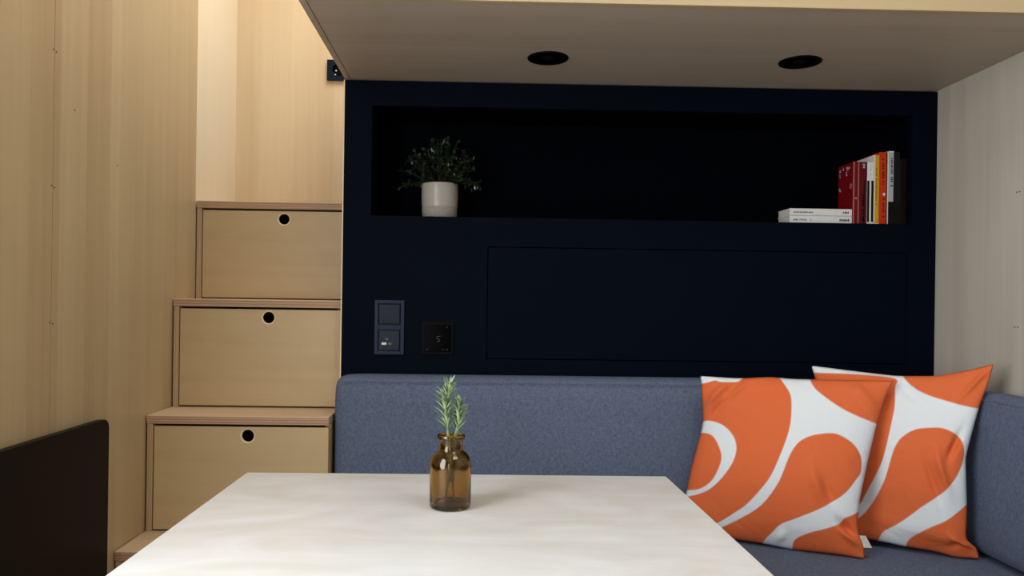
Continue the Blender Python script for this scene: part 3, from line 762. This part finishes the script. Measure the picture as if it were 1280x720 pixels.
# ---------------------------------------------------------------- switch, touch panel, socket
y = YN
X0, X1, Z0, Z1 = -.281, -.2006, .9095, 1.0575
sw = empty('switch_plate', ((X0 + X1) / 2, y, Z0), 'anthracite double plate with rocker switch above charging socket on navy wall', 'switch')
m_ = MB()
b_ = .0095
m_.box(X0, X0 + b_, y - .008, y, Z0, Z1).box(X1 - b_, X1, y - .008, y, Z0, Z1)
zm = (Z0 + Z1) / 2
for a, c_ in ((Z0, Z0 + b_), (zm - .006, zm + .006), (Z1 - b_, Z1)): m_.box(X0 + b_, X1 - b_, y - .008, y, a, c_)
m_.box(X0 + b_, X1 - b_, y - .0015, y, Z0 + b_, Z1 - b_)
m_.build('frame', M['anthracite'], sw, bevel=.0015)
rk = MB(); prof = [(X0 + .0115, zm + .0085), (X1 - .0115, zm + .0085), (X1 - .0115, Z1 - .0115), (X0 + .0115, Z1 - .0115)]
A = [rk.bm.verts.new((a, y - (.0085 if k < 2 else .0115), c_)) for k, (a, c_) in enumerate(prof)]
B = [rk.bm.verts.new((a, y - .001, c_)) for a, c_ in prof]
rk.face(A); rk.face(B[::-1])
for i in range(4): rk.face([A[i], B[i], B[(i + 1) % 4], A[(i + 1) % 4]])
rk.build('rocker', M['anthracite_dark'], sw, bevel=.0018)
so = MB().box(X0 + .0125, X1 - .0125, y - .0085, y - .001, Z0 + .0115, zm - .0085).build('socket_insert', M['anthracite_dark'], sw, bevel=.001)
for (cx, cz, w_, h_) in ((-.2545, .939, .013, .0062), (-.2385, .939, .009, .0055), (-.2465, .9515, .0075, .005)):
    MB().box(cx - w_ / 2, cx + w_ / 2, y - .0092, y - .008, cz - h_ / 2, cz + h_ / 2).build('port', M['white_mark'] if w_ > .012 else M['grey_mark'], so)

X0, X1, Z0, Z1 = -.1545, -.0650, .9110, 1.0005
tp = empty('touch_panel', ((X0 + X1) / 2, y, Z0), 'square black glossy touch panel on navy wall right of the switch', 'control panel')
MB().prism(rrect(X0, X1, Z0, Z1, .004), y - .006, y, 'Y').build('frame', M['black'], tp, bevel=.001)
fg = MB().prism(rrect(X0 + .008, X1 - .008, Z0 + .008, Z1 - .008, .003), y - .0085, y - .005, 'Y').build('glass_face', M['black_gloss'], tp, bevel=.0008)
cx, cz = -.1075, .9535
MB().tube([(cx + .006, y - .0087, cz + .008), (cx - .004, y - .0087, cz + .006), (cx - .005, y - .0087, cz + .002), (cx + .004, y - .0087, cz - .002), (cx + .004, y - .0087, cz - .006), (cx - .004, y - .0087, cz - .007)], .0006, 5).build('symbol', M['grey_mark'], fg)
for a, c_ in ((-.137, .925), (-.094, .925), (-.083, .925), (-.084, .986)):
    MB().box(a - .0012, a + .0012, y - .0089, y - .0080, c_ - .001, c_ + .001).build('indicator', M['grey_mark'], fg)

X0, X1, Z0, Z1 = -.531, -.452, 1.812, 1.8825
sk = empty('wall_socket', ((X0 + X1) / 2, YB, Z0), 'black power socket on the stairwell wall half hidden by the loft edge', 'socket')
s_ = MB(); s_.board_hole(X0, X1, Z0, Z1, YB - .012, YB - .002, (X0 + X1) / 2, (Z0 + Z1) / 2, .021); s_.box(X0, X1, YB - .002, YB, Z0, Z1)
s_.build('frame', M['anthracite_dark'], sk, bevel=.001)
MB().lathe([(.0208, -.0115), (.0200, -.0025), (0, -.0022)], ((X0 + X1) / 2, YB, (Z0 + Z1) / 2), 32, 'Y').build('socket_well', M['black'], sk, smooth=True)
for dx, dz in ((-.0095, 0), (.0095, 0), (-.012, -.014)):
    MB().lathe([(0, -.0045), (.0022, -.0045), (.0026, -.002)], ((X0 + X1) / 2 + dx, YB, (Z0 + Z1) / 2 + dz), 12, 'Y').build('contact', M['white_mark'], sk, smooth=True)

# ---------------------------------------------------------------- left wall: black panel and slotted vent
bp = empty('black_panel', (XL, 1.3, .12), 'flat black panel with rounded corner against the left plywood wall', 'panel')
MB().prism(rrect(.62, 1.730, .16, .784, .022, 8), XL + .006, XL + .024, 'X').build('panel_face', M['black_panel'], bp, bevel=.002)
for yy in (.75, 1.62):
    MB().box(XL, XL + .006, yy - .03, yy + .03, .25, .65).build('mounting_rail', M['black'], bp)
vt = empty('wall_vent', (XL, 1.2, 1.12), 'slotted ventilation grille on the left plywood wall at the photo edge', 'vent')
pts = []
for k in range(13):
    a = -PI / 2 + PI * k / 12; pts.append((1.325 + .0355 * math.cos(a), 1.194 + .078 * math.sin(a)))
pts += [(1.10, 1.272), (1.10, 1.116)]
MB().prism(pts, XL, XL + .003, 'X').build('backing', M['dark_hole'], vt)
sl = MB()
for k in range(28):
    z = 1.118 + .152 * (k + .5) / 28
    e = max(0, 1 - ((z - 1.194) / .078) ** 2) ** .5
    sl.box(XL + .003, XL + .008, 1.10, 1.325 + .0355 * e, z - .0009, z + .0009)
sl.build('slats', M['carcass'], vt)

# ---------------------------------------------------------------- potted plant in the niche
PX, PY, PZ = -.1135, 2.185, NZ0 + .0005
pl_ = empty('potted_plant', (PX, PY, PZ), 'small bushy dark green plant in a pale stoneware pot at the niche end', 'plant')
pot = MB().lathe([(.041, .034), (.0500, .034), (.0512, .045), (.0516, .070), (.0514, .094), (.0505, .0995), (.0485, .1005), (.0465, .0985), (.0460, .050), (.0440, .040), (.041, .0385)],
                 (PX, PY, PZ), 56, closed=True).build('pot', M['pot'], pl_, smooth=True)
MB().lathe([(0, 0), (.040, 0), (.0455, .002), (.0485, .009), (.0500, .022), (.0503, .0335), (.0495, .0352), (.044, .0358), (0, .0358)], (PX, PY, PZ), 56).build('pot_foot', M['pot_raw'], pot, smooth=True)
MB().lathe([(0, .092), (.02, .0925), (.0462, .090), (.0462, .086), (0, .086)], (PX, PY, PZ), 32).build('soil', M['soil'], pl_)
random.seed(11)
tw, lv = MB(), MB()
for k in range(64):
    a = random.uniform(0, 2 * PI); e = random.uniform(.02, 1.0) ** .8
    el = PI / 2 * (1 - e) + random.uniform(-.12, .1)
    el = max(el, -.12)
    rx, ry, rz = .118, .082, .132
    tip = Vector((PX + rx * math.cos(a) * math.cos(el), PY + ry * math.sin(a) * math.cos(el), PZ + .100 + rz * math.sin(el) * random.uniform(.82, 1.02)))
    if e > .85 and random.random() < .5: tip.z -= random.uniform(0, .018)
    tip.y = min(max(tip.y, 2.09), YN + ND - .022)
    b0 = Vector((PX + .018 * math.cos(a), PY + .018 * math.sin(a), PZ + .090))
    mid = b0.lerp(tip, .5) + Vector((0, 0, .022 * math.cos(el)))
    cv = [b0 * (1 - t) ** 2 + mid * 2 * t * (1 - t) + tip * t * t for t in [i / 7 for i in range(8)]]
    tw.tube(cv, .0009, 4)
    for j in range(26):
        t = .25 + .75 * j / 25
        i = min(int(t * 7), 6); c = cv[i].lerp(cv[i + 1], t * 7 - i); d = (cv[i + 1] - cv[i]).normalized()
        dr = (d * .6 + Vector((random.gauss(0, 1), random.gauss(0, 1), random.gauss(.2, .8))).normalized()).normalized()
        L = random.uniform(.011, .017)
        e_ = c + dr * L
        if e_.y > YN + ND - .006 or c.y > YN + ND - .008 or e_.z > NZ1 - .01 or e_.z < NZ0 + .006: continue
        lv.leaf(c, e_, Vector((random.gauss(0, .5), random.gauss(-.3, .5), 1)).normalized(), L * .30, .2, 2)
tw.build('twigs', M['twig'], pl_); lv.build('foliage', M['leaf'], pl_)

# ---------------------------------------------------------------- books in the niche
def book(label, x0, T, D, H, cover, spine_mat=None, lying=False, z0=NZ0, y0=2.12, marks=(), left_mat=None, group=None, name='book'):
    """a: thickness, b: depth from the spine, c: height. Lying books have thickness upright and height along X."""
    t = empty(name, (x0, y0, z0), label, 'book', group)
    def place(mb, a0, a1, b0, b1, c0, c1):
        if lying: mb.box(x0 + c0, x0 + c1, y0 + b0, y0 + b1, z0 + a0, z0 + a1)
        else: mb.box(x0 + a0, x0 + a1, y0 + b0, y0 + b1, z0 + c0, z0 + c1)
    k = .0012
    m1 = MB(); place(m1, 0, k, .0012, D, 0, H); place(m1, T - k, T, .0012, D, 0, H)
    cv = m1.build('cover', left_mat or cover, t, bevel=.0004, seg=1)
    m2 = MB(); place(m2, 0, T, 0, .0012, 0, H); sp = m2.build('spine', spine_mat or cover, t, bevel=.0005, seg=1)
    m3 = MB(); place(m3, k, T - k, .0014, D - .002, .0015, H - .0015); m3.build('pages', M_PAGE, t)
    for (nm, a0, a1, c0, c1, mat) in marks:
        mm = MB(); place(mm, a0 * T, a1 * T, -.0004, .0004, c0 * H, c1 * H); mm.build(nm, mat, sp)
    return t, cv
bm_ = lambda n, c, r=.5: plain(n, c, r, .15, var=.05, scale=30)
M_PAGE = bm_('book_paper', s2l(214, 210, 200), .9)
red, darkred = bm_('red_cover', s2l(116, 13, 21)), bm_('dark_red_cover', s2l(94, 12, 23))
white, yellow, orange = bm_('white_cover', s2l(226, 226, 226)), bm_('yellow_cover', s2l(206, 156, 44)), bm_('vermilion_cover', s2l(196, 56, 20))
blackc, slate, maroon = bm_('black_cover', s2l(11, 12, 13)), bm_('slate_cover', s2l(20, 22, 27)), bm_('maroon_cover', s2l(15, 5, 8))
pinkish, ink, greyc, olive, cream = bm_('rose_print', s2l(176, 104, 100)), bm_('ink', s2l(40, 40, 42)), bm_('grey_cover', s2l(176, 178, 184)), bm_('olive_print', s2l(132, 108, 20)), bm_('cream_print', s2l(232, 222, 180))

def lettering(a0, a1, c0, c1, n, mat, seed, nm='title'):
    """illegible small print: a row of strokes of uneven length along the spine"""
    r = random.Random(seed); out = []
    st = (c1 - c0) / n
    for k in range(n):
        if r.random() < .12: continue
        out.append((nm, a0 + r.uniform(0, .12) * (a1 - a0), a1 - r.uniform(0, .2) * (a1 - a0), c0 + st * k, c0 + st * (k + r.uniform(.5, .8)), mat))
    return out

gs, gl = 'books standing on the shelf', 'white books lying flat on the shelf'
yb_ = 2.12
b1, cv1 = book('red book standing first at the left with a pale ornament on its cover', 1.0397, .0186, .088, .1745, red, group=gs,
     marks=[('spine_line', .02, .2, 0, 1, pinkish), ('spine_line', .76, .9, 0, 1, pinkish), ('spine_band', .1, .9, .40, .43, pinkish)] + lettering(.36, .6, .46, .86, 14, ink, 1) + lettering(.4, .58, .08, .36, 8, ink, 2))
# ornament on the visible front cover of the first red book
for (dy, dz, r_) in ((.012, .108, .0075),):
    MB().lathe([(r_ * .45, -.0002), (r_, -.0002), (r_, -.0006), (r_ * .45, -.0006)], (1.0397, yb_ + dy, NZ0 + dz), 20, 'X', closed=True).build('cover_emblem', pinkish, cv1)
rg = random.Random(5)
for k in range(14):
    dy, dz = rg.uniform(.025, .082), .166 - abs(rg.gauss(0, .012)); w_, h_ = rg.uniform(.002, .006), rg.uniform(.002, .007)
    if k > 10: dy, dz = rg.uniform(.076, .084), rg.uniform(.085, .115)
    MB().box(1.0391, 1.0397, yb_ + dy - w_, yb_ + dy + w_ * .3, NZ0 + dz - h_, NZ0 + dz).build('cover_print', greyc, cv1)
book('dark red book between the ornamented red book and the white and black one', 1.0585, .0208, .12, .1742, darkred, group=gs,
     marks=[('spine_line', .56, .68, 0, .72, maroon), ('spine_band', .3, .75, .955, .965, greyc)] + lettering(.4, .7, .90, .985, 3, greyc, 3) + lettering(.3, .7, .05, .5, 9, maroon, 13))
book('book with white upper spine above black half split by a white line', 1.0797, .0186, .12, .1745, white, group=gs,
     marks=[('spine_panel', .02, .34, .04, .70, blackc), ('spine_panel', .62, .96, .04, .70, blackc)] + lettering(.40, .58, .74, .95, 9, greyc, 4))
book('mustard yellow book with a white left cover beside the vermilion book', 1.0987, .0146, .13, .1945, yellow, left_mat=white, group=gs,
     marks=[('spine_edge', 0, .22, 0, 1, cream), ('spine_band', .2, 1, .0, .02, cream)] + lettering(.34, .62, .28, .82, 18, olive, 6))
book('vermilion orange book with a small white dot on its spine', 1.1137, .0224, .13, .2025, orange, group=gs,
     marks=[('spine_dot', .48, .72, .402, .437, white), ('spine_line', .86, .95, 0, 1, maroon)] + lettering(.35, .6, .55, .92, 12, darkred, 7) + lettering(.45, .7, .1, .38, 8, darkred, 8))
book('tall pale grey book with vertical lettering and black lower spine', 1.1365, .0172, .14, .2055, white, spine_mat=greyc, group=gs,
     marks=[('spine_panel', .16, 1, .0, .315, blackc), ('spine_line', 0, .14, 0, 1, white), ('spine_cap', 0, 1, .985, 1, white)] + lettering(.52, .86, .52, .95, 15, ink, 9))
book('dark slate book right of the tall pale grey one', 1.1541, .0168, .14, .2045, slate, group=gs, marks=[('spine_panel', .0, 1, .0, .32, blackc)])
book('blackish maroon book at the far right end of the shelf', 1.1713, .0200, .13, .185, maroon, group=gs)
for k, (lab, z0) in enumerate((('white book lying flat, lower of the two', NZ0), ('white book lying flat, upper of the two', NZ0 + .0209))):
    book(lab, .8630, .0208, .085, .1750, white, lying=True, z0=z0, group=gl,
         marks=[('spine_line', .02, .12, 0, 1, greyc)] + [(nm, a0, a1, c0, c1, m2_) for (nm, a0, a1, c0, c1, m2_) in lettering(.38, .62, .06, .38, 13, M['grey_mark'], 20 + k) + lettering(.36, .66, .80, .96, 6, ink, 30 + k)])
